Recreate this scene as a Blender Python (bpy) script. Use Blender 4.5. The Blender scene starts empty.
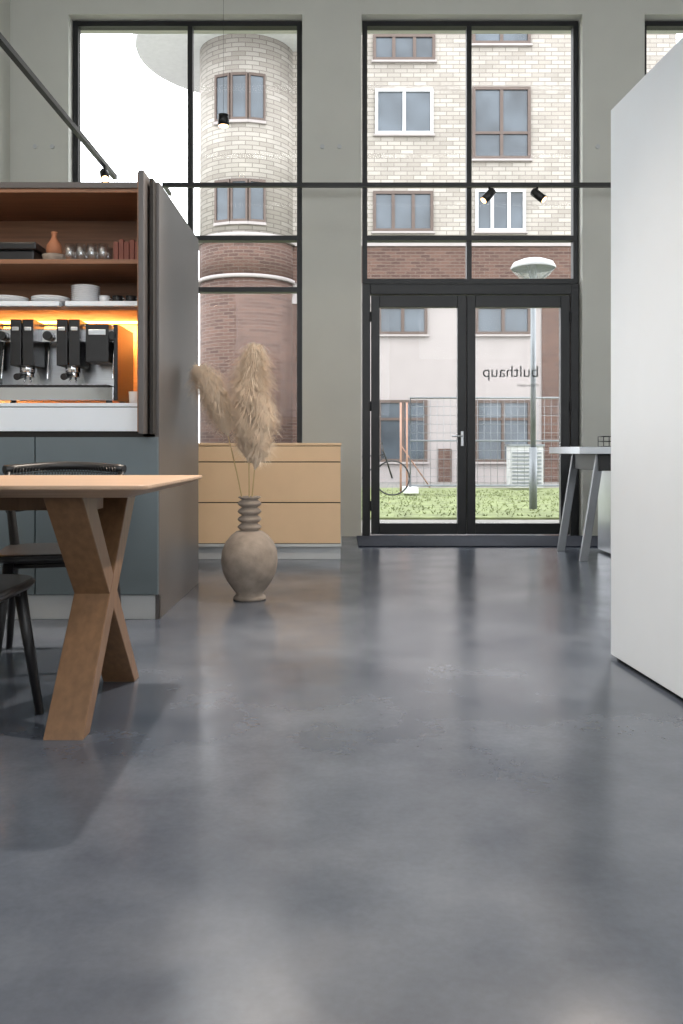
import bpy, bmesh, math, random
from mathutils import Vector, Matrix
random.seed(7)
scene = bpy.context.scene
scene.view_settings.view_transform = 'Standard'
scene.view_settings.look = 'None'
scene.view_settings.exposure = 0.0

def s2l(c):
    return tuple((x/255/12.92 if x/255 <= 0.04045 else ((x/255+0.055)/1.055)**2.4) for x in c)

def mat(name, rgb, rough=0.5, metal=0.0, var=0.12, scale=6.0, bump=0.0, spec=0.5, emit=None, es=0, stretch=None, trans=0.0, rvar=0.0):
    m = bpy.data.materials.new(name); m.use_nodes = True
    nt = m.node_tree; p = nt.nodes['Principled BSDF']
    c = s2l(rgb)
    tc = nt.nodes.new('ShaderNodeTexCoord')
    mp = nt.nodes.new('ShaderNodeMapping')
    if stretch: mp.inputs['Scale'].default_value = stretch
    n = nt.nodes.new('ShaderNodeTexNoise'); n.inputs['Scale'].default_value = scale; n.inputs['Detail'].default_value = 6
    nt.links.new(tc.outputs['Object'], mp.inputs['Vector']); nt.links.new(mp.outputs[0], n.inputs['Vector'])
    r = nt.nodes.new('ShaderNodeValToRGB')
    r.color_ramp.elements[0].position = 0.3; r.color_ramp.elements[1].position = 0.7
    r.color_ramp.elements[0].color = (*[max(0, x*(1-var)) for x in c], 1)
    r.color_ramp.elements[1].color = (*[min(1, x*(1+var)) for x in c], 1)
    nt.links.new(n.outputs['Fac'], r.inputs['Fac']); nt.links.new(r.outputs['Color'], p.inputs['Base Color'])
    p.inputs['Roughness'].default_value = rough; p.inputs['Metallic'].default_value = metal
    p.inputs['Specular IOR Level'].default_value = spec
    p.inputs['Transmission Weight'].default_value = trans
    if bump:
        b = nt.nodes.new('ShaderNodeBump'); b.inputs['Strength'].default_value = bump; b.inputs['Distance'].default_value = 0.01
        nt.links.new(n.outputs['Fac'], b.inputs['Height']); nt.links.new(b.outputs[0], p.inputs['Normal'])
    if emit:
        p.inputs['Emission Color'].default_value = (*s2l(emit), 1); p.inputs['Emission Strength'].default_value = es
    return m

def concrete():
    m = bpy.data.materials.new('polished_concrete'); m.use_nodes = True
    nt = m.node_tree; p = nt.nodes['Principled BSDF']; L = nt.links.new
    tc = nt.nodes.new('ShaderNodeTexCoord')
    def noise(sc, det=8, dist=0.0, rough=0.55):
        n = nt.nodes.new('ShaderNodeTexNoise'); n.inputs['Scale'].default_value = sc; n.inputs['Detail'].default_value = det
        n.inputs['Distortion'].default_value = dist; n.inputs['Roughness'].default_value = rough
        L(tc.outputs['Object'], n.inputs['Vector']); return n
    a = noise(1.7, 7, 0.0, 0.6); r = nt.nodes.new('ShaderNodeValToRGB')
    e = r.color_ramp.elements; e[0].position = 0.32; e[1].position = 0.70
    e[0].color = (*s2l((60,67,79)),1); e[1].color = (*s2l((95,101,111)),1)
    L(a.outputs['Fac'], r.inputs[0])
    f = noise(60, 4); r2 = nt.nodes.new('ShaderNodeMapRange'); r2.inputs['From Min'].default_value = 0.3; r2.inputs['From Max'].default_value = 0.7
    r2.inputs['To Min'].default_value = 0.93; r2.inputs['To Max'].default_value = 1.05; L(f.outputs['Fac'], r2.inputs[0])
    mx = nt.nodes.new('ShaderNodeMix'); mx.data_type = 'RGBA'; mx.blend_type = 'MULTIPLY'; mx.inputs[0].default_value = 1
    L(r.outputs[0], mx.inputs[6]); L(r2.outputs[0], mx.inputs[7]); L(mx.outputs[2], p.inputs['Base Color'])
    g = noise(2.6, 3, 0.0, 0.5); mr = nt.nodes.new('ShaderNodeMapRange')
    mr.inputs['From Min'].default_value = 0.3; mr.inputs['From Max'].default_value = 0.7; mr.inputs['To Min'].default_value = 0.16; mr.inputs['To Max'].default_value = 0.27
    L(g.outputs['Fac'], mr.inputs[0]); L(mr.outputs[0], p.inputs['Roughness'])
    h = noise(6.0, 1.5, 0.0, 0.4); b = nt.nodes.new('ShaderNodeBump'); b.inputs['Strength'].default_value = 0.12; b.inputs['Distance'].default_value = 0.012
    L(h.outputs['Fac'], b.inputs['Height']); L(b.outputs[0], p.inputs['Normal'])
    p.inputs['Specular IOR Level'].default_value = 0.7
    return m

def brickmat(name, c1, c2, mortar, w=0.25, h=0.075):
    m = bpy.data.materials.new(name); m.use_nodes = True
    nt = m.node_tree; p = nt.nodes['Principled BSDF']; p.inputs['Roughness'].default_value = 0.9
    tc = nt.nodes.new('ShaderNodeTexCoord'); sep = nt.nodes.new('ShaderNodeSeparateXYZ'); com = nt.nodes.new('ShaderNodeCombineXYZ')
    nt.links.new(tc.outputs['Object'], sep.inputs[0])
    nt.links.new(sep.outputs['X'], com.inputs['X']); nt.links.new(sep.outputs['Z'], com.inputs['Y'])
    b = nt.nodes.new('ShaderNodeTexBrick'); b.inputs['Scale'].default_value = 1
    b.inputs['Brick Width'].default_value = w; b.inputs['Row Height'].default_value = h; b.inputs['Mortar Size'].default_value = h*0.1
    b.inputs['Color1'].default_value = (*s2l(c1), 1); b.inputs['Color2'].default_value = (*s2l(c2), 1); b.inputs['Mortar'].default_value = (*s2l(mortar), 1)
    nt.links.new(com.outputs[0], b.inputs['Vector'])
    n = nt.nodes.new('ShaderNodeTexNoise'); n.inputs['Scale'].default_value = 1.3; n.inputs['Detail'].default_value = 8
    nt.links.new(tc.outputs['Object'], n.inputs['Vector'])
    mx = nt.nodes.new('ShaderNodeMix'); mx.data_type = 'RGBA'; mx.blend_type = 'MULTIPLY'; mx.inputs[0].default_value = 0.35
    nt.links.new(b.outputs['Color'], mx.inputs[6]); nt.links.new(n.outputs['Fac'], mx.inputs[7])
    nt.links.new(mx.outputs[2], p.inputs['Base Color'])
    return m

def woodmat(name, rgb, rough=0.45, dark=0.72, axis=0):
    m = bpy.data.materials.new(name); m.use_nodes = True
    nt = m.node_tree; p = nt.nodes['Principled BSDF']; p.inputs['Roughness'].default_value = rough
    c = s2l(rgb)
    tc = nt.nodes.new('ShaderNodeTexCoord'); mp = nt.nodes.new('ShaderNodeMapping')
    s = [22, 22, 22]; s[axis] = 1.0; mp.inputs['Scale'].default_value = s
    n = nt.nodes.new('ShaderNodeTexNoise'); n.inputs['Scale'].default_value = 2.2; n.inputs['Detail'].default_value = 8; n.inputs['Distortion'].default_value = 0.3
    nt.links.new(tc.outputs['Object'], mp.inputs[0]); nt.links.new(mp.outputs[0], n.inputs['Vector'])
    r = nt.nodes.new('ShaderNodeValToRGB'); r.color_ramp.elements[0].position = 0.32; r.color_ramp.elements[1].position = 0.68
    r.color_ramp.elements[0].color = (*[x*dark for x in c], 1); r.color_ramp.elements[1].color = (*[min(1, x*1.12) for x in c], 1)
    nt.links.new(n.outputs['Fac'], r.inputs[0]); nt.links.new(r.outputs[0], p.inputs['Base Color'])
    return m

def glassmat(name):
    # glazing with mirrored room light scaled down in the shader
    m = bpy.data.materials.new(name); m.use_nodes = True
    nt = m.node_tree; nt.nodes.clear()
    o = nt.nodes.new('ShaderNodeOutputMaterial'); mx = nt.nodes.new('ShaderNodeMixShader')
    t = nt.nodes.new('ShaderNodeBsdfTransparent')
    g = nt.nodes.new('ShaderNodeBsdfGlossy'); g.inputs['Roughness'].default_value = 0.02
    f = nt.nodes.new('ShaderNodeFresnel'); f.inputs[0].default_value = 1.45
    k = nt.nodes.new('ShaderNodeMath'); k.operation = 'MULTIPLY'; k.inputs[1].default_value = 0.12
    nt.links.new(f.outputs[0], k.inputs[0])
    nt.links.new(k.outputs[0], mx.inputs[0]); nt.links.new(t.outputs[0], mx.inputs[1]); nt.links.new(g.outputs[0], mx.inputs[2]); nt.links.new(mx.outputs[0], o.inputs[0])
    return m

def milkmat(name, rgb, fac):
    m = bpy.data.materials.new(name); m.use_nodes = True
    nt = m.node_tree; nt.nodes.clear()
    o = nt.nodes.new('ShaderNodeOutputMaterial'); mx = nt.nodes.new('ShaderNodeMixShader'); mx.inputs[0].default_value = fac
    t = nt.nodes.new('ShaderNodeBsdfTransparent'); d = nt.nodes.new('ShaderNodeBsdfTranslucent'); d.inputs[0].default_value = (*s2l(rgb),1)
    nt.links.new(t.outputs[0], mx.inputs[1]); nt.links.new(d.outputs[0], mx.inputs[2]); nt.links.new(mx.outputs[0], o.inputs[0])
    return m

def tumblermat(name):
    m = bpy.data.materials.new(name); m.use_nodes = True
    nt = m.node_tree; nt.nodes.clear()
    o = nt.nodes.new('ShaderNodeOutputMaterial'); mx = nt.nodes.new('ShaderNodeMixShader'); mx.inputs[0].default_value = 0.3
    t = nt.nodes.new('ShaderNodeBsdfTransparent'); d = nt.nodes.new('ShaderNodeBsdfGlossy'); d.inputs[0].default_value = (0.85,0.88,0.9,1); d.inputs['Roughness'].default_value = 0.25
    nt.links.new(t.outputs[0], mx.inputs[1]); nt.links.new(d.outputs[0], mx.inputs[2]); nt.links.new(mx.outputs[0], o.inputs[0])
    return m

class B:
    def __init__(s, name):
        s.name = name; s.bm = bmesh.new(); s.mats = []
    def mi(s, m):
        if m not in s.mats: s.mats.append(m)
        return s.mats.index(m)
    def face(s, vs, i, smooth=False):
        try:
            f = s.bm.faces.new(vs); f.material_index = i; f.smooth = smooth
        except ValueError: pass
    def hexa(s, p, m):
        i = s.mi(m); v = [s.bm.verts.new(q) for q in p]
        for q in ((0,3,2,1),(4,5,6,7),(0,1,5,4),(1,2,6,5),(2,3,7,6),(3,0,4,7)): s.face([v[k] for k in q], i)
    def box(s, x0, x1, y0, y1, z0, z1, m):
        s.hexa([(x0,y0,z0),(x1,y0,z0),(x1,y1,z0),(x0,y1,z0),(x0,y0,z1),(x1,y0,z1),(x1,y1,z1),(x0,y1,z1)], m)
    def tube(s, pts, rad, m, seg=12, cap=True, sx=1.0):
        i = s.mi(m); pts = [Vector(p) for p in pts]
        if not isinstance(rad, (list, tuple)): rad = [rad]*len(pts)
        rings = []
        for k, p in enumerate(pts):
            d = (pts[min(k+1, len(pts)-1)]-pts[max(k-1, 0)]).normalized()
            up = Vector((0,0,1)) if abs(d.z) < 0.9 else Vector((1,0,0))
            a = d.cross(up).normalized(); b = a.cross(d).normalized()
            rings.append([s.bm.verts.new(p+a*math.cos(t)*rad[k]*sx+b*math.sin(t)*rad[k]) for t in [2*math.pi*j/seg for j in range(seg)]])
        for k in range(len(rings)-1):
            for j in range(seg):
                s.face([rings[k][j], rings[k][(j+1)%seg], rings[k+1][(j+1)%seg], rings[k+1][j]], i, True)
        if cap:
            s.face(rings[0][::-1], i); s.face(rings[-1], i)
    def lathe(s, prof, c, m, seg=40, closed=True):
        i = s.mi(m); rings = []
        for r, z in prof:
            rings.append([s.bm.verts.new((c[0]+r*math.cos(2*math.pi*j/seg), c[1]+r*math.sin(2*math.pi*j/seg), c[2]+z)) for j in range(seg)])
        for k in range(len(rings)-1):
            for j in range(seg):
                s.face([rings[k][j], rings[k][(j+1)%seg], rings[k+1][(j+1)%seg], rings[k+1][j]], i, True)
        if closed:
            s.face(rings[0][::-1], i); s.face(rings[-1], i)
    def poly(s, pts, z0, z1, m, pts2=None, smooth=False):
        i = s.mi(m); pts2 = pts2 or pts
        a = [s.bm.verts.new((p[0], p[1], z0)) for p in pts]; b = [s.bm.verts.new((p[0], p[1], z1)) for p in pts2]
        s.face(a[::-1], i); s.face(b, i)
        n = len(a)
        for k in range(n): s.face([a[k], a[(k+1)%n], b[(k+1)%n], b[k]], i, smooth)
    def done(s, loc=(0,0,0), rot=(0,0,0), bevel=0, parent=None):
        bmesh.ops.recalc_face_normals(s.bm, faces=s.bm.faces)
        me = bpy.data.meshes.new(s.name); s.bm.to_mesh(me); s.bm.free()
        for m in s.mats: me.materials.append(m)
        o = bpy.data.objects.new(s.name, me); scene.collection.objects.link(o)
        o.location = loc; o.rotation_euler = rot
        if bevel:
            md = o.modifiers.new('bev', 'BEVEL'); md.width = bevel; md.segments = 2; md.limit_method = 'ANGLE'; md.angle_limit = math.radians(50)
        if parent: o.parent = parent
        return o

# ------------------------------------------------ materials
M_floor = concrete()
M_wall = mat('wall_paint', (204,204,197), 0.85, var=0.03, scale=2)
M_ceil = mat('ceiling_paint', (200,200,196), 0.9, var=0.03)
M_black = mat('black_metal', (24,24,26), 0.4, var=0.1)
M_frame = mat('window_frame_black', (20,21,24), 0.45, var=0.08)
M_glass = glassmat('window_glass')
M_white = mat('white_lacquer', (236,243,250), 0.45, var=0.01)
M_steel = mat('brushed_steel', (200,202,205), 0.28, 1.0, var=0.06, scale=10, stretch=(1,1,20))
M_steel_l = mat('steel_worktop', (205,208,212), 0.3, 0.7, var=0.05)
M_steel_d = mat('steel_leg', (132,134,137), 0.35, 0.8, var=0.05)
M_chrome = mat('chrome', (225,225,228), 0.1, 1.0, var=0.02)
M_side = mat('cabinet_side_panel', (84,80,79), 0.34, var=0.05, scale=3)
M_bluegrey = mat('bluegrey_front', (102,113,118), 0.5, var=0.03)
M_plinth = mat('plinth_aluminium', (195,197,198), 0.4, 0.2, var=0.03)
M_cabwood = woodmat('walnut_interior', (140,98,70), 0.5, 0.75, 0)
M_niche_lit = woodmat('niche_wood_lit', (205,160,110), 0.5, 0.85, 0)  # interior wood lightened so the LED glow is partly in the colour
M_oak = woodmat('oak_table', (172,144,120), 0.42, 0.88, 0)
M_oakleg = woodmat('oak_leg', (118,88,62), 0.42, 0.82, 2)
M_beige = mat('sideboard_lacquer', (226,194,156), 0.5, var=0.02)
M_gap = mat('shadow_gap', (40,36,33), 0.7)
M_chair = mat('black_stained_wood', (26,25,26), 0.4, var=0.2, scale=20)
M_clay = mat('stoneware_clay', (150,137,125), 0.9, var=0.2, scale=14, bump=0.5)
M_pampas = mat('pampas', (246,226,202), 0.95, var=0.08, scale=30)
M_stem = mat('pampas_stem', (196,168,122), 0.8)
M_mat = mat('entrance_mat', (44,47,56), 0.95, var=0.2, scale=60, bump=0.4, spec=0.2)
M_terra = mat('terracotta', (170,112,80), 0.7)
M_red = mat('red_book', (120,64,50), 0.6)
M_cer = mat('white_porcelain', (225,226,228), 0.25, var=0.01)
M_tumbler = tumblermat('drinking_glass')
M_lens = mat('lamp_lens', (255,230,190), 0.4, emit=(255,205,150), es=6)
M_led = mat('led_strip', (255,200,130), 0.4, emit=(255,170,80), es=14)
M_fill = mat('added_fill_diffuser', (240,240,240), 0.5, emit=(255,246,235), es=0.6)  # glowing face of the added overhead fill fixtures
M_plaster = mat('pink_plaster', (146,139,137), 0.9, var=0.05, scale=2)
M_cream = brickmat('cream_brick', (168,162,154), (146,139,131), (124,117,109), 0.4, 0.13)
M_brown = brickmat('brown_brick', (98,73,63), (76,55,48), (106,92,84), 0.3, 0.1)
M_wf_br = mat('brown_window_frame', (78,64,57), 0.6)
M_wf_wh = mat('white_window_frame', (170,170,170), 0.6)
M_wglass = mat('facade_glass', (66,73,80), 0.12, var=0.4, scale=0.9, spec=0.5)
M_grass = mat('grass', (108,116,76), 0.95, var=0.3, scale=3, bump=0.6)
M_pave = mat('pavement', (118,115,111), 0.9, var=0.15, scale=2)
M_galv = mat('galvanised', (120,124,127), 0.45, 0.4)
M_orange = mat('fence_marker', (156,120,104), 0.6)
M_eave = mat('eave_concrete', (190,190,190), 0.9, var=0.05)
M_milk = milkmat('lamp_bowl_glass', (215,220,222), 0.3)

# ------------------------------------------------ room
b = B('floor'); b.box(-3.7, 6.9, -3.4, 8.9, -0.2, 0, M_floor); b.done()
b = B('ceiling'); b.box(-3.7, 6.9, -3.4, 8.9, 5.7, 5.9, M_ceil); b.done()
WY0, WY1 = 8.5, 8.9
b = B('wall_back')
for x0, x1 in ((-3.3,-2.72), (-0.39,0.2), (2.4,3.02), (5.2,6.5)): b.box(x0, x1, WY0, WY1, 0, 5.7, M_wall)
for x0, x1 in ((-2.72,-0.39), (0.2,2.4), (3.02,5.2)): b.box(x0, x1, WY0, WY1, 5.2, 5.7, M_wall)
for x0, x1 in ((-2.72,-0.39), (3.02,5.2)): b.box(x0, x1, WY0, WY1, 0, 0.85, M_wall)
b.done()
b = B('wall_left'); b.box(-3.7, -3.3, -3.4, 8.9, 0, 5.7, M_wall); b.done()
b = B('wall_right'); b.box(6.5, 6.9, -3.4, 8.9, 0, 5.7, M_wall); b.done()
b = B('wall_front')
b.box(-3.3, -2.6, -3.4, -3.0, 0, 5.7, M_wall); b.box(5.6, 6.5, -3.4, -3.0, 0, 5.7, M_wall)
b.box(-2.6, 5.6, -3.4, -3.0, 5.0, 5.7, M_wall); b.box(-2.6, 5.6, -3.4, -3.0, 0, 1.6, M_wall); b.box(1.2, 1.8, -3.4, -3.0, 1.6, 5.0, M_wall)
b.done()

def window(name, x0, x1, z0, z1, vs, hs, y=8.66, w=0.05, d=0.09):
    b = B(name)
    ya, yb = y-d/2, y+d/2
    b.box(x0, x0+w, ya, yb, z0, z1, M_frame); b.box(x1-w, x1, ya, yb, z0, z1, M_frame)
    b.box(x0+w, x1-w, ya, yb, z1-w, z1, M_frame); b.box(x0+w, x1-w, ya, yb, z0, z0+w, M_frame)
    for v in vs: b.box(v-w/2, v+w/2, ya+0.004, yb-0.004, z0+w, z1-w, M_frame)
    for h, hw in hs: b.box(x0+w, x1-w, ya-0.004, yb+0.004, h-hw/2, h+hw/2, M_frame)
    b.box(x0+w, x1-w, y-0.004, y+0.004, z0+w, z1-w, M_glass)
    return b.done()
window('window_1', -2.71, -0.4, 0.86, 5.19, (-1.53,), ((3.0,0.05),(2.48,0.05)))
window('window_2', 0.21, 2.39, 2.54, 5.19, (1.29,), ((3.0,0.05),))
window('window_3', 3.03, 5.19, 0.86, 5.19, (4.1,), ((3.0,0.05),(2.48,0.05)))
window('unseen_fill_window_4', -2.6, 1.2, 1.6, 5.0, (-1.3,0.0), ((3.0,0.05),), y=-3.2)  # this and the next: unseen rear openings, sized to let fill light in
window('unseen_fill_window_5', 1.8, 5.6, 1.6, 5.0, (3.2,4.4), ((3.0,0.05),), y=-3.2)

# double door
b = B('door_1')
ya, yb = 8.59, 8.71
b.box(0.21,0.29,ya,yb,0,2.53,M_frame); b.box(2.31,2.39,ya,yb,0,2.53,M_frame); b.box(0.29,2.31,ya,yb,2.43,2.53,M_frame)
for x0, x1 in ((0.3,1.26),(1.266,2.30)):
    L = x0; R = x1; g0 = L+0.085; g1 = R-0.09
    b.box(L,g0,8.60,8.67,0.01,2.42,M_frame); b.box(g1,R,8.60,8.67,0.01,2.42,M_frame)
    b.box(g0,g1,8.60,8.67,0.01,0.12,M_frame); b.box(g0,g1,8.60,8.67,2.3,2.42,M_frame)
    b.box(g0,g1,8.632,8.64,0.12,2.3,M_glass)
for x in (1.215,):
    b.tube([(x,8.60,1.0),(x,8.54,1.0)],0.009,M_steel); b.tube([(x,8.545,1.0),(x-0.11,8.545,1.0)],0.009,M_steel)
    b.box(x-0.015,x+0.015,8.59,8.60,0.9,1.05,M_steel)
for zz in (0.3,1.3,2.2):
    b.tube([(0.295,8.585,zz-0.05),(0.295,8.585,zz+0.05)],0.012,M_frame); b.tube([(2.305,8.585,zz-0.05),(2.305,8.585,zz+0.05)],0.012,M_frame)
door = b.done(bevel=0.004)
for txt, sz, z in (('bulthaup',0.165,1.60),('showroom',0.05,1.50)):
    cu = bpy.data.curves.new('door_lettering','FONT'); cu.body = txt; cu.size = sz; cu.extrude = 0.0005
    cu.materials.append(M_frame)
    t = bpy.data.objects.new('lettering', cu); scene.collection.objects.link(t); t.location = (2.0,8.644,z); t.rotation_euler = (math.pi/2,0,math.pi); t.parent = door

b = B('door_mat'); b.box(0.15,2.75,7.55,8.45,0,0.012,M_mat); b.done(bevel=0.004)
b = B('wall_anchor_plugs')
for x in (-0.19,-0.02,2.55,2.72,-3.05,-2.88):
    b.tube([(x,8.5,3.88),(x,8.485,3.88)],0.022,M_plinth)
b.done()

# ------------------------------------------------ tall coffee cabinet
b = B('tall_coffee_cabinet')
XR = -0.925; XL = -2.75
b.box(XR-0.02, XR, 4.33, 5.52, 0.0, 2.22, M_side)
b.box(XL, XL+0.02, 4.33, 5.52, 0.0, 2.22, M_side)
b.box(XL+0.02, XR-0.02, 4.90, 5.52, 0.126, 2.19, M_side)
b.box(XL+0.02, XR-0.02, 4.33, 5.52, 2.19, 2.22, M_side)
b.box(-1.006, XR-0.02, 4.34, 4.90, 1.1, 2.19, M_cabwood)
b.box(XL+0.02, -1.006, 4.88, 4.90, 1.605, 2.19, M_cabwood)
b.box(XL+0.02, -1.006, 4.88, 4.90, 1.098, 1.585, M_niche_lit)
b.box(-1.010, -1.006, 4.36, 4.88, 1.099, 1.584, M_niche_lit)
b.box(XL+0.02, -1.006, 4.34, 4.88, 2.17, 2.19, M_cabwood)
b.box(XL+0.02, -1.006, 4.36, 4.88, 1.812, 1.835, M_cabwood)
b.box(XL+0.02, -1.006, 4.42, 4.88, 1.585, 1.605, M_cabwood)
for x0, x1 in ((-1.42,-1.02),(-1.83,-1.45),(-2.3,-1.87)):
    b.box(x0, x1, 4.38, 4.42, 1.60, 1.625, M_white); b.box(x0, x1, 4.42, 4.86, 1.606, 1.615, M_white)
b.box(XL+0.02, XR-0.02, 4.34, 4.90, 0.126, 0.93, M_gap)
xs = [XL+0.02,-2.17,-1.55,XR-0.0]
for i in range(3): b.box(xs[i]+0.003, xs[i+1]-0.003, 4.315, 4.34, 0.128, 0.925, M_bluegrey)
for i in range(2):
    b.box([XL+0.02,-2.0][i]+0.003, [-2.0,-1.006][i]-0.003, 4.315, 4.34, 0.955, 1.075, M_white)
b.box(XL+0.02, -1.006, 4.34, 4.90, 0.93, 1.08, M_gap)
b.box(XL+0.02, -1.006, 4.315, 4.90, 1.08, 1.098, M_white)
b.box(XL+0.02, XR-0.02, 4.36, 5.5, 0.0, 0.126, M_plinth)
b.box(XL+0.02, XR, 4.335, 4.36, 0.0, 0.122, M_plinth)
b.box(-0.998, -0.972, 4.19, 4.80, 0.94, 2.235, M_side)
b.box(-1.003, -0.998, 4.19, 4.34, 0.95, 2.225, M_cabwood)
b.box(-0.96, -0.942, 4.27, 4.33, 0.94, 2.22, M_gap)
b.box(XL+0.05, -1.02, 4.80, 4.83, 1.573, 1.585, M_led)
b.done(bevel=0.0015)

def area(name, loc, rot, sx, sy, power, col):
    l = bpy.data.lights.new(name,'AREA'); l.shape='RECTANGLE'; l.size=sx; l.size_y=sy; l.energy=power; l.color=col
    o = bpy.data.objects.new(name,l); scene.collection.objects.link(o); o.location=loc; o.rotation_euler=rot; return o
area('cabinet_led_light', (-1.85,4.70,1.565), (math.radians(35),0,0), 1.6, 0.03, 32, (1,0.56,0.22))

# coffee machine
b = B('espresso_machine')
zc = 1.099
b.box(-1.86,-1.19,4.45,4.80,zc+0.02,zc+0.09,M_chrome)
b.box(-1.84,-1.21,4.44,4.62,zc+0.09,zc+0.10,M_black)
for k in range(20): b.box(-1.83+k*0.031,-1.82+k*0.031,4.445,4.615,zc+0.10,zc+0.105,M_steel)
for x in (-1.83,-1.22):
    for y in (4.48,4.76): b.tube([(x,y,zc),(x,y,zc+0.022)],0.018,M_black)
b.box(-1.86,-1.19,4.66,4.80,zc+0.09,zc+0.36,M_steel)
b.box(-1.85,-1.20,4.50,4.80,zc+0.33,zc+0.40,M_chrome)
for x0 in (-1.87,-1.19): b.box(x0,x0+0.02,4.46,4.80,zc+0.02,zc+0.42,M_black)
b.box(-1.335,-1.215,4.45,4.60,zc+0.22,zc+0.42,M_black)
b.box(-1.32,-1.23,4.445,4.45,zc+0.36,zc+0.39,M_steel)
b.tube([(-1.845,4.52,zc+0.42),(-1.205,4.52,zc+0.42)],0.006,M_chrome)
for xc in (-1.66,-1.42,-1.88):
    for s in (-1,1):
        b.box(xc+s*0.032-0.028,xc+s*0.032+0.028,4.43,4.60,zc+0.20,zc+0.44,M_black)
    b.tube([(xc,4.52,zc+0.21),(xc,4.52,zc+0.17)],0.042,M_chrome,20)
    b.tube([(xc,4.52,zc+0.17),(xc,4.52,zc+0.145)],0.036,M_chrome,20)
    b.tube([(xc,4.50,zc+0.16),(xc,4.36,zc+0.135)],[0.010,0.018],M_black)
    b.tube([(xc-0.012,4.52,zc+0.145),(xc-0.018,4.51,zc+0.12)],0.006,M_chrome); b.tube([(xc+0.012,4.52,zc+0.145),(xc+0.018,4.51,zc+0.12)],0.006,M_chrome)
    b.box(xc-0.05,xc-0.015,4.424,4.43,zc+0.38,zc+0.40,M_steel); b.box(xc+0.015,xc+0.05,4.424,4.43,zc+0.38,zc+0.40,M_steel)
for xc in (-1.54,-1.20,-1.78):
    b.tube([(xc,4.52,zc+0.33),(xc,4.49,zc+0.28),(xc+0.01,4.44,zc+0.13)],0.005,M_chrome)
    b.tube([(xc,4.50,zc+0.36),(xc,4.46,zc+0.36)],0.024,M_black)
b.done(bevel=0.004)

b = B('black_serving_tray'); b.box(-1.82,-1.60,4.44,4.70,1.836,1.90,M_black); b.box(-1.835,-1.585,4.425,4.715,1.90,1.94,M_black); b.done(bevel=0.008)
b = B('stoneware_bowl'); b.lathe([(0.03,0),(0.055,0.015),(0.062,0.05),(0.058,0.05),(0.04,0.018)],(-1.515,4.50,1.836),M_clay); b.done()
b = B('gourd_vase'); b.lathe([(0.02,0),(0.042,0.035),(0.038,0.07),(0.018,0.10),(0.012,0.12),(0.017,0.14),(0.014,0.14)],(-1.515,4.50,1.868),M_terra); b.done()
for i in range(8):
    b = B('drinking_glass'); b.lathe([(0.001,0.0),(0.022,0.0),(0.027,0.10),(0.025,0.10),(0.020,0.006),(0.001,0.006)],(-1.42+(i%4)*0.058,4.46+(i//4)*0.09,1.836),M_tumbler,24,False); b.done()
b = B('red_book_stack')
for k in range(5): b.box(-1.19+k*0.028,-1.165+k*0.028,4.45,4.62,1.836,1.836+0.11+0.012*(k%2),M_red)
b.done(bevel=0.002)
b = B('plate_stack')
for k in range(9): b.lathe([(0.04,0),(0.075,0.008),(0.073,0.011),(0.04,0.004)],(-1.355,4.52,1.626+k*0.011),M_cer)
b.done()
for x in (-1.25,-1.18,-1.11,-1.05):
    b = B('espresso_cup'); b.lathe([(0.018,0),(0.026,0.02),(0.028,0.045),(0.025,0.045),(0.018,0.006)],(x,4.50,1.626),M_cer if x < -1.2 else M_black,24)
    b.tube([(x+0.026,4.5,1.66),(x+0.040,4.5,1.655),(x+0.024,4.5,1.637)],0.003,M_cer,8); b.done()
for xx in (-1.76,-1.54):
    b = B('serving_bowl')
    for k in range(2): b.lathe([(0.05,0),(0.085,0.014),(0.10,0.024),(0.098,0.027),(0.05,0.006)],(xx,4.52,1.626+k*0.012),M_cer)
    b.done()
for k in range(2):
    b = B('paper_cup_stack'); b.lathe([(0.022,0),(0.028,0.07+k*0.05),(0.026,0.07+k*0.05),(0.02,0.006)],(-1.10+k*0.055,4.52+k*0.07,zc),M_cer if k==0 else M_clay,24); b.done()

# ------------------------------------------------ sideboard
b = B('sideboard')
b.box(-1.9,-0.004,6.70,7.5,0.1,0.895,M_beige); b.box(-1.902,0.0,6.68,7.5,0.895,0.915,M_beige)
b.box(-0.006,0.0,6.68,7.5,0.1,0.895,M_plinth)
for z0, z1 in ((0.77,0.888),(0.452,0.762),(0.13,0.444)):
    b.box(-1.9,-0.008,6.68,6.70,z0,z1,M_beige)
b.box(-1.9,-0.008,6.69,6.701,0.1,0.89,M_gap)
b.box(-1.88,-0.01,6.72,7.48,0,0.1,M_plinth); b.box(-1.9,0.0,6.68,6.72,0.1,0.125,M_plinth)
b.done(bevel=0.002)

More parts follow.
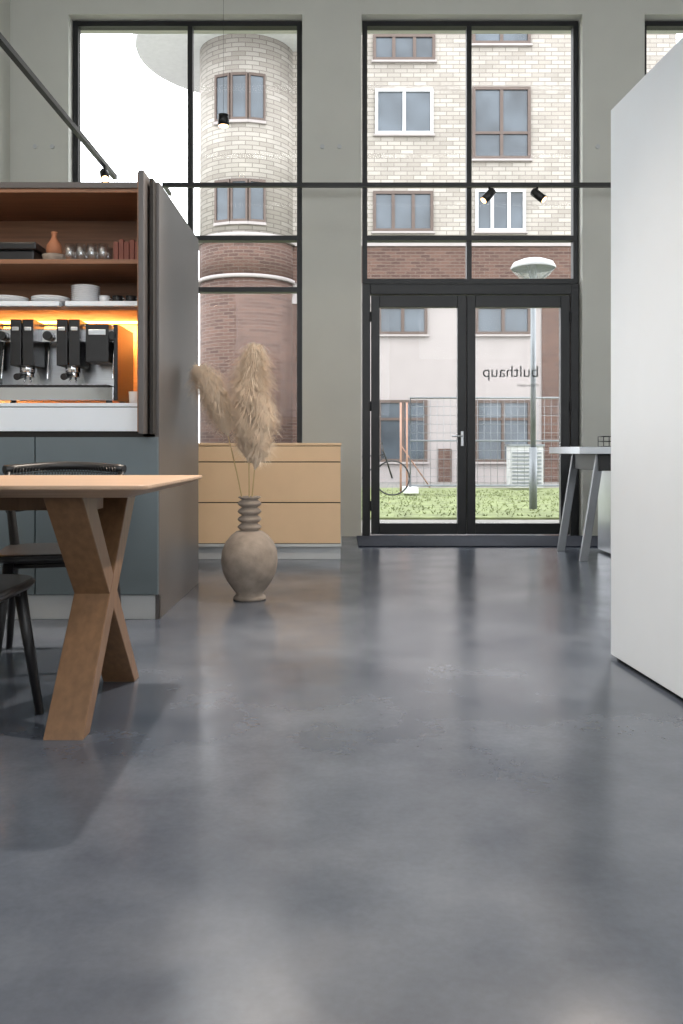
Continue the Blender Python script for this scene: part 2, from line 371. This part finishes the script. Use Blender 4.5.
# ------------------------------------------------ vase with pampas grass
V = (-0.53,4.92,0)
b = B('ridged_clay_vase')
prof = [(0.001,0.0),(0.088,0.0),(0.095,0.006),(0.09,0.02),(0.075,0.03),(0.095,0.06),(0.13,0.11),(0.153,0.16),(0.163,0.22),(0.158,0.28),(0.138,0.33),(0.105,0.37),(0.075,0.392)]
z = 0.395
for k in range(4):
    prof += [(0.046,z+0.002),(0.060,z+0.010),(0.070,z+0.022),(0.060,z+0.034),(0.045,z+0.044)]; z += 0.045
prof += [(0.054,0.58),(0.066,0.587),(0.06,0.592),(0.048,0.586),(0.042,0.56),(0.04,0.42),(0.001,0.41)]
b.lathe(prof, (0,0,0), M_clay, 48, False)
vase = b.done(loc=V)
b = B('pampas_grass')
im = b.mi(M_pampas)
def plume(base, tip, bend, rmax, n):
    base = Vector(base); tip = Vector(tip); mid = (base+tip)/2+Vector(bend)
    start = Vector((-0.53+(base.x+0.53)*0.1,4.92,0.43))
    b.tube([start, start.lerp(base,0.5)+Vector((0,0,0.02)), base, base.lerp(mid,0.5), mid, mid.lerp(tip,0.7)],[0.004,0.004,0.0035,0.003,0.0025,0.001],M_stem,6)
    def P(t): return base*(1-t)**2+mid*2*t*(1-t)+tip*t*t
    for q in range(int(n/30)):
        t0 = random.random()**0.9; a0 = random.uniform(0,2*math.pi); rs = random.uniform(0.6,1.3)
        for k in range(30):
            t = min(0.98,max(0,t0+random.gauss(0,0.02)))
            p = P(t); d = (P(min(1,t+0.02))-P(max(0,t-0.02))).normalized()
            a = a0+random.gauss(0,0.3)
            side = Vector((math.cos(a),math.sin(a),0)); side = (side-d*side.dot(d)).normalized()
            prf = math.sin(math.pi*min(1,(t*0.78+0.20)))**0.6
            R = rmax*prf*rs*random.uniform(0.35,1.1)
            Lg = R*0.9+0.03
            jit = Vector((random.gauss(0,.007),random.gauss(0,.007),random.gauss(0,.007)))
            q1 = p+d*Lg*0.5+side*R*0.35; q2 = p+d*Lg*0.9+side*R*0.8+jit; q3 = p+d*Lg*0.85+side*R*1.2+jit*2+Vector((0,0,-0.025*rs))
            w = side.cross(d).normalized()*random.uniform(0.0008,0.0016)
            pr = [p,q1,q2,q3]; vs = []
            for j,qq in enumerate(pr):
                ww = w*(1.3-j*0.35); vs.append((b.bm.verts.new(qq-ww), b.bm.verts.new(qq+ww)))
            for j in range(3): b.face([vs[j][0],vs[j][1],vs[j+1][1],vs[j+1][0]], im)
plume((-0.655,4.95,0.93),(-0.82,4.97,1.31),(0.03,0,0.03),0.10,10000)
plume((-0.535,4.93,0.78),(-0.50,4.90,1.42),(-0.02,0,0.0),0.125,17000)
plume((-0.50,4.90,0.74),(-0.45,4.86,1.14),(0.03,0,0.0),0.09,7500)
pg = b.done()

# ------------------------------------------------ table
def rrect(cx, cy, hx, hy, r, n=8):
    pts = []
    for sx, sy, a0 in ((1,1,0),(-1,1,90),(-1,-1,180),(1,-1,270)):
        for k in range(n+1):
            a = math.radians(a0+90*k/n); pts.append((cx+sx*(hx-r)+r*math.cos(a), cy+sy*(hy-r)+r*math.sin(a)))
    return pts
b = B('dining_table')
cx, cy, hx, hy = -1.65, 2.9, 1.1, 0.5
b.poly(rrect(cx,cy,hx-0.07,hy-0.07,0.02), 0.722, 0.748, M_oak, rrect(cx,cy,hx,hy,0.035))
b.poly(rrect(cx,cy,hx,hy,0.035), 0.748, 0.76, M_oak)
def xleg(x):
    w = 0.06
    for (ya, yb, o) in ((2.56,3.14,0.0),(3.20,2.58,0.001)):
        x0, x1 = x-w+o, x+w-o
        b.hexa([(x0,ya-0.035,0),(x1,ya-0.035,0),(x1,ya+0.035,0),(x0,ya+0.035,0),(x0,yb-0.06,0.722),(x1,yb-0.06,0.722),(x1,yb+0.06,0.722),(x0,yb+0.06,0.722)], M_oakleg)
xleg(-0.825); xleg(-2.45)
b.box(-2.45,-0.82,2.82,2.94,0.66,0.722,M_oakleg)
b.done(bevel=0.003)

def chair(name, loc, rz):
    b = B(name)
    b.poly(rrect(0,0.0,0.225,0.215,0.09), 0.425, 0.445, M_chair, rrect(0,0,0.24,0.23,0.10), True)
    b.poly(rrect(0,0.0,0.24,0.23,0.10), 0.445, 0.458, M_chair, rrect(0,0,0.23,0.22,0.095), True)
    for sx in (-1,1):
        b.tube([(sx*0.18,0.17,0.43),(sx*0.225,0.235,0.0)],[0.021,0.013],M_chair)
        b.tube([(sx*0.235,-0.27,0.0),(sx*0.20,-0.19,0.44),(sx*0.222,-0.215,0.62),(sx*0.236,-0.232,0.765)],[0.013,0.021,0.017,0.014],M_chair)
    def arc(z, k=0.0, n=14, r=0.25, dep=0.10):
        return [(-r+2*r*j/n, -0.225-dep*math.sin(math.pi*j/n)*1.0-k, z+0.015*math.sin(math.pi*j/n)) for j in range(n+1)]
    b.tube(arc(0.775,0.005), 0.019, M_chair, 12)
    b.tube([(x*0.95,y+0.012,z) for x,y,z in arc(0.60)], 0.011, M_chair, 10)
    for q in range(1,7):
        z = 0.60+q*0.025
        b.tube([(x*(0.95+0.006*q),y+0.01,z2) for x,y,z2 in arc(z)], 0.0018, M_chair, 4)
    for j in range(1,40):
        t = j/40; x = -0.24+0.48*t; y = -0.22-0.10*math.sin(math.pi*t)
        for s in (-1,1):
            b.tube([(x-s*0.02,y,0.61),(x+s*0.02,y-0.003,0.785)],0.0015,M_chair,4)
    b.tube([(-0.19,0.15,0.41),(0.19,0.15,0.41)],0.012,M_chair); b.tube([(-0.19,-0.17,0.41),(0.19,-0.17,0.41)],0.012,M_chair)
    return b.done(loc=loc, rot=(0,0,rz))
chair('dining_chair', (-1.20,2.54,0), math.radians(2))
chair('dining_chair', (-1.15,3.50,0), math.radians(194))

# ------------------------------------------------ white storage wall
b = B('white_storage_wall')
b.box(0,1.2,-2.9,0,0.015,2.265,M_white)
b.box(0.02,1.18,-2.88,-0.02,0,0.015,M_gap)
b.done(loc=(1.113,3.53,0), rot=(0,0,math.radians(4.2)), bevel=0.003)

b = B('steel_work_table')
b.box(1.80,3.3,6.45,7.40,0.83,0.885,M_steel_l)
b.box(1.98,3.2,6.55,7.30,0.70,0.83,M_black)
for x, s in ((2.0,-0.13),(3.1,0.13)):
    for y in (6.6,7.28):
        b.hexa([(x+s-0.03,y-0.02,0),(x+s+0.03,y-0.02,0),(x+s+0.03,y+0.02,0),(x+s-0.03,y+0.02,0),(x-0.03,y-0.02,0.83),(x+0.03,y-0.02,0.83),(x+0.03,y+0.02,0.83),(x-0.03,y+0.02,0.83)], M_steel_d)
b.box(2.18,3.0,6.58,7.26,0.02,0.70,M_steel_l)
b.done(bevel=0.003)
b = B('wire_basket')
for z in (0.889,0.93,0.97):
    b.tube([(2.12,6.9,z),(2.30,6.9,z),(2.30,7.05,z),(2.12,7.05,z),(2.12,6.9,z)],0.004,M_black,6)
for k in range(5):
    b.tube([(2.12+k*0.045,6.9,0.889),(2.12+k*0.045,6.9,0.97)],0.003,M_black,6); b.tube([(2.12+k*0.045,7.05,0.889),(2.12+k*0.045,7.05,0.97)],0.003,M_black,6)
b.done()

# ------------------------------------------------ lights
def spot(b, top, aim, r=0.04, L=0.15):
    top = Vector(top); aim = Vector(aim).normalized()
    piv = top+Vector((0,0,-0.07))
    b.tube([top, piv],0.009,M_black)
    a = piv-aim*L*0.4; c = piv+aim*L*0.6
    b.tube([a,a+aim*0.01,c],[r*0.8,r,r],M_black,20)
    b.tube([c-aim*0.004,c+aim*0.001],r*0.8,M_lens,20)
    return c
def spotlight(c, aim, e, ang=70, blend=0.6, col=(1,0.84,0.68)):
    l = bpy.data.lights.new('track_spot_light','SPOT'); l.energy = e; l.color = col; l.spot_size = math.radians(ang); l.spot_blend = blend; l.shadow_soft_size = 0.04
    o = bpy.data.objects.new('track_spot_light', l); scene.collection.objects.link(o); o.location = Vector(c)+Vector(aim).normalized()*0.02
    o.rotation_euler = Vector(aim).to_track_quat('-Z','Y').to_euler()
b = B('track_light_rail')
b.box(-1.72,5.0,8.18,8.22,3.385,3.425,M_black)
b.box(-1.72,-1.69,8.22,8.5,3.39,3.42,M_black)
sp = [((1.42,8.2,3.385),(-0.55,-0.2,-0.6)),((1.88,8.2,3.385),(0.55,-0.3,-0.55)),((3.6,8.2,3.385),(-0.3,-0.5,-0.7))]
cs = [(spot(b,*q),q[1]) for q in sp]
b.done()
for c,a in cs: spotlight(c,a,30)
b = B('track_light_rail')
b.box(-2.13,-2.09,0.5,7.95,3.38,3.42,M_black)
for y in (1,4): b.tube([(-2.11,y,3.42),(-2.11,y,5.7)],0.004,M_black,6)
c2 = [(spot(b,q[0],q[1]),q[1]) for q in (((-2.11,7.6,3.38),(0.2,-0.55,-0.5)),((-2.11,3.2,3.38),(0.2,0.6,-0.8)))]
b.done()
for c,a in c2: spotlight(c,a,50)
b = B('track_light_rail')
b.box(-2.08,4.0,4.28,4.32,3.38,3.42,M_black)
for x in (0,3.0): b.tube([(x,4.3,3.42),(x,4.3,5.7)],0.004,M_black,6)
c3 = [(spot(b,q[0],q[1]),q[1],q[2],q[3]) for q in (((-0.42,4.3,3.38),(-0.1,-0.62,-1),480,105),((1.44,4.3,3.38),(-0.35,-0.55,-1),520,105),((0.35,4.3,3.38),(-1.15,2.1,-2.9),190,46))]  # last head is added to brighten the sideboard and the floor near it
b.done()
for c,a,e,g in c3: spotlight(c,a,e,g,0.9,(1,0.87,0.74))
b = B('pendant_lamp')
b.tube([(-1.10,7.95,5.7),(-1.10,7.95,3.98)],0.0015,M_black,6)
b.tube([(-1.10,7.95,3.88),(-1.10,7.95,3.98)],0.052,M_black,24)
b.tube([(-1.10,7.95,3.875),(-1.10,7.95,3.881)],0.046,M_lens,24)
b.done()
for k,y in enumerate((-1.5,1.2,3.9,6.4)):  # out-of-view fixtures added overhead as ambient fill for the room
    b = B('added_fill_luminaire')
    b.box(-2.2,5.2,y-0.14,y+0.14,5.50,5.60,M_black); b.box(-2.18,5.18,y-0.12,y+0.12,5.495,5.50,M_fill)
    for x in (-1.5,4.5): b.tube([(x,y,5.60),(x,y,5.70)],0.01,M_black,6)
    b.done()
    area('added_fill_light',(1.5,y,5.48),(0,0,0),7.3,0.22,10,(1,0.98,0.96))  # added fill, not an observed lamp

# ------------------------------------------------ outside
b = B('ground_outside')
b.box(-40,40,8.9,60,-0.3,-0.12,M_pave); b.done()
b = B('lawn'); b.box(-20,20,12.0,21.5,-0.12,-0.09,M_grass)
ig = b.mi(M_grass)
for k in range(3500):
    x = random.uniform(-1,7); y = random.uniform(12.1,20); h = random.uniform(0.02,0.05); a = random.uniform(0,3.14)
    dx, dy = math.cos(a)*0.015, math.sin(a)*0.015
    b.face([b.bm.verts.new((x-dx,y-dy,-0.09)), b.bm.verts.new((x+dx,y+dy,-0.09)), b.bm.verts.new((x+random.uniform(-.04,.04),y,-0.09+h))], ig)
b.done()

b = B('apartment_building')
FY = 26.0; XE = 10.2
b.box(-1.7,XE,FY,FY+8,-0.12,5.95,M_plaster)
b.box(-1.7,XE,FY-0.05,FY+8,5.95,7.05,M_brown)
b.box(-1.7,XE,FY,FY+8,7.05,17,M_cream)
b.box(-1.7,XE,FY-0.12,FY,7.05,7.2,M_plaster); b.box(-1.7,XE,FY-0.1,FY,5.3,5.5,M_plaster)
b.box(6.1,7.3,FY-0.06,FY,-0.12,5.3,M_brown); b.box(-1.7,-1.2,FY-0.06,FY,-0.12,5.3,M_brown)
b.box(2.95,3.35,FY-0.06,FY,-0.12,0.9,M_brown)
def fwin(x0,x1,z0,z1,fm,n=3,trans=None):
    w = 0.09
    y0, y1 = FY-0.09, FY
    b.box(x0,x0+w,y0,y1,z0,z1,fm); b.box(x1-w,x1,y0,y1,z0,z1,fm); b.box(x0+w,x1-w,y0,y1,z0,z0+w,fm); b.box(x0+w,x1-w,y0,y1,z1-w,z1,fm)
    b.box(x0+w,x1-w,FY-0.03,FY,z0+w,z1-w,M_wglass)
    for k in range(1,n): 
        x = x0+(x1-x0)*k/n; b.box(x-0.05,x+0.05,y0+0.01,y1,z0+w,z1-w,fm)
    if trans: b.box(x0+w,x1-w,y0+0.005,y1,z0+trans-0.04,z0+trans+0.04,fm)
    b.box(x0-0.05,x1+0.05,FY-0.12,FY,z0-0.06,z0,M_plaster)
fwin(1.02,2.79,10.46,11.84,M_wf_wh,2)
fwin(3.98,5.75,9.70,11.9,M_wf_br,2,0.8)
fwin(0.96,2.79,7.5,8.73,M_wf_br,3); fwin(4.07,5.6,7.5,8.79,M_wf_wh,3)
fwin(0.96,2.85,12.7,13.5,M_wf_br,3); fwin(3.98,5.75,13.2,14.8,M_wf_br,2)
fwin(1.11,2.61,4.37,5.25,M_wf_br,2); fwin(4.07,5.75,4.37,5.25,M_wf_br,2)
fwin(1.11,2.61,0.5,2.38,M_wf_br,2,1.3); fwin(4.07,5.75,0.5,2.38,M_wf_br,2,1.3)
fwin(-1.7+0.55,-0.2,4.37,5.25,M_wf_br,2); fwin(-1.15,-0.2,0.5,2.38,M_wf_br,2)
for z in (0.5,4.37,7.5,9.7): fwin(8,9.7,z,z+1.3,M_wf_br,2)
C = (-2.9,26.3,0); R = 1.45
b.lathe([(R,-0.12),(R,5.9)],C,M_brown,48); b.lathe([(R+0.08,5.9),(R+0.08,6.0)],C,M_plaster,48)
b.lathe([(R+0.02,6.0),(R+0.02,7.05)],C,M_brown,48); b.lathe([(R+0.1,7.05),(R+0.1,7.2)],C,M_plaster,48)
b.lathe([(R,7.2),(R,13.0)],C,M_cream,48)
b.lathe([(R+1.9,13.0),(R+2.0,13.35)],C,M_eave,48)
for z0,z1 in ((7.5,8.75),(10.46,11.84)):
    for ang in (-20,0,20):
        a = math.radians(-90+ang-3)
        u = Vector((-math.sin(a),math.cos(a),0)); nrm = Vector((math.cos(a),math.sin(a),0)); c = Vector(C)+nrm*(R-0.02)
        def bb(s0,s1,za,zb,dd,m):
            p = [c+u*s0, c+u*s1]
            q = [p[0]+nrm*dd, p[1]+nrm*dd]
            b.hexa([(q[0].x,q[0].y,za),(q[1].x,q[1].y,za),(p[1].x,p[1].y,za),(p[0].x,p[0].y,za),(q[0].x,q[0].y,zb),(q[1].x,q[1].y,zb),(p[1].x,p[1].y,zb),(p[0].x,p[0].y,zb)], m)
        bb(-0.23,0.23,z0,z1,0.05,M_wglass)
        bb(-0.25,-0.19,z0,z1,0.09,M_wf_br); bb(0.19,0.25,z0,z1,0.09,M_wf_br); bb(-0.19,0.19,z1-0.08,z1,0.09,M_wf_br); bb(-0.19,0.19,z0,z0+0.08,0.09,M_wf_br)
        bb(-0.27,0.27,z0-0.08,z0,0.12,M_plaster)
b.done()

b = B('street_lamp')
x, y = 2.92, 13.0
b.tube([(x,y,-0.04),(x,y,0.9)],0.06,M_galv,16); b.tube([(x,y,0.9),(x,y,3.42)],0.04,M_galv,16)
b.lathe([(0.05,3.38),(0.12,3.42),(0.24,3.52),(0.33,3.62),(0.325,3.63),(0.1,3.46),(0.04,3.42)],(x,y,0),M_milk,40,False)
b.lathe([(0.33,3.62),(0.34,3.64),(0.30,3.71),(0.17,3.76),(0.01,3.78)],(x,y,0),M_wf_wh,40,False)
b.lathe([(0.04,3.42),(0.06,3.5),(0.05,3.62),(0.02,3.7)],(x,y,0),M_wf_wh,24)
for k in range(3):
    a = k*2.094; b.tube([(x+0.05*math.cos(a),y+0.05*math.sin(a),3.4),(x+0.32*math.cos(a),y+0.32*math.sin(a),3.63)],0.008,M_galv,6)
b.done()

b = B('construction_fence')
Y = 18.0; g = -0.04
for k in range(3):
    x0 = 1.45+k*3.5; x1 = x0+3.4
    b.tube([(x0,Y,g),(x0,Y,g+2.0),(x1,Y,g+2.0),(x1,Y,g)],0.022,M_galv,8); b.tube([(x0,Y,g+0.15),(x1,Y,g+0.15)],0.02,M_galv,8); b.tube([(x0,Y,g+1.1),(x1,Y,g+1.1)],0.014,M_galv,8)
    for j in range(1,24):
        xx = x0+(x1-x0)*j/24; b.tube([(xx,Y,g+0.15),(xx,Y,g+2.0)],0.004,M_galv,4)
    for j in range(1,10):
        zz = g+0.15+1.85*j/10; b.tube([(x0,Y,zz),(x1,Y,zz)],0.004,M_galv,4)
    b.box(x0-0.15,x0+0.15,Y-0.3,Y+0.3,g,g+0.12,M_eave)
for xx in (1.38,1.25): b.tube([(xx,Y,g),(xx,Y,g+1.9)],0.022,M_orange,8)
b.tube([(1.25,Y,g+1.0),(1.9,Y+0.3,g+0.1)],0.015,M_orange,8)
b.done()

b = B('bicycle')
g = -0.03; Y = 16.5
def ring(cx, cz, r, rr, m, n=36): b.tube([(cx+r*math.cos(2*math.pi*k/n),Y,cz+r*math.sin(2*math.pi*k/n)) for k in range(n+1)], rr, m, 6)
for cx in (0.98,-0.07):
    ring(cx,g+0.35,0.33,0.016,M_black)
    for k in range(12): a = k*math.pi/6; b.tube([(cx,Y,g+0.35),(cx+0.33*math.cos(a),Y,g+0.35+0.33*math.sin(a))],0.002,M_galv,4)
b.tube([(0.98,Y,g+0.35),(0.82,Y,g+0.85),(0.78,Y,g+1.0)],0.015,M_black); b.tube([(0.84,Y,g+0.78),(0.35,Y,g+0.3),(-0.07,Y,g+0.35)],0.014,M_black)
b.tube([(0.35,Y,g+0.3),(0.22,Y,g+0.85)],0.014,M_black); b.tube([(0.24,Y,g+0.75),(0.83,Y,g+0.8)],0.014,M_black); b.tube([(-0.07,Y,g+0.35),(0.24,Y,g+0.75)],0.01,M_black)
b.box(0.1,0.34,Y-0.06,Y+0.06,g+0.86,g+0.91,M_black); b.tube([(0.78,Y-0.25,g+1.02),(0.78,Y+0.25,g+1.02)],0.013,M_black)
b.done()

b = B('utility_cabinet')
b.box(4.05,4.85,20.5,20.95,-0.04,0.95,M_wf_wh); b.box(4.02,4.88,20.47,20.98,0.95,1.0,M_galv)
for k in range(9): b.box(4.1,4.8,20.48,20.5,0.05+k*0.09,0.09+k*0.09,M_galv)
b.done()

# ------------------------------------------------ world + portals + camera
w = bpy.data.worlds.new('World'); scene.world = w; w.use_nodes = True
bg = w.node_tree.nodes['Background']; bg.inputs[0].default_value = (0.93,0.965,1.0,1); bg.inputs[1].default_value = 5.0
def portal(name, x0, x1, z0, z1, y, inward):
    l = bpy.data.lights.new(name,'AREA'); l.shape='RECTANGLE'; l.size = x1-x0; l.size_y = z1-z0; l.cycles.is_portal = True
    o = bpy.data.objects.new(name,l); scene.collection.objects.link(o); o.location = ((x0+x1)/2,y,(z0+z1)/2)
    o.rotation_euler = (math.radians(-90 if inward < 0 else 90),0,0)
portal('portal_1',-2.72,-0.39,0.85,5.2,8.88,-1); portal('portal_2',0.2,2.4,0,5.2,8.88,-1); portal('portal_3',3.02,5.2,0.85,5.2,8.88,-1)
portal('portal_4',-2.6,5.6,1.6,5.0,-3.38,1)

cam = bpy.data.cameras.new('camera'); cam.lens = 30.0; cam.sensor_width = 36; cam.shift_y = -62/1024; cam.clip_end = 200
co = bpy.data.objects.new('camera', cam); scene.collection.objects.link(co); co.location = (0,0,0.86); co.rotation_euler = (math.pi/2,0,0)
scene.camera = co
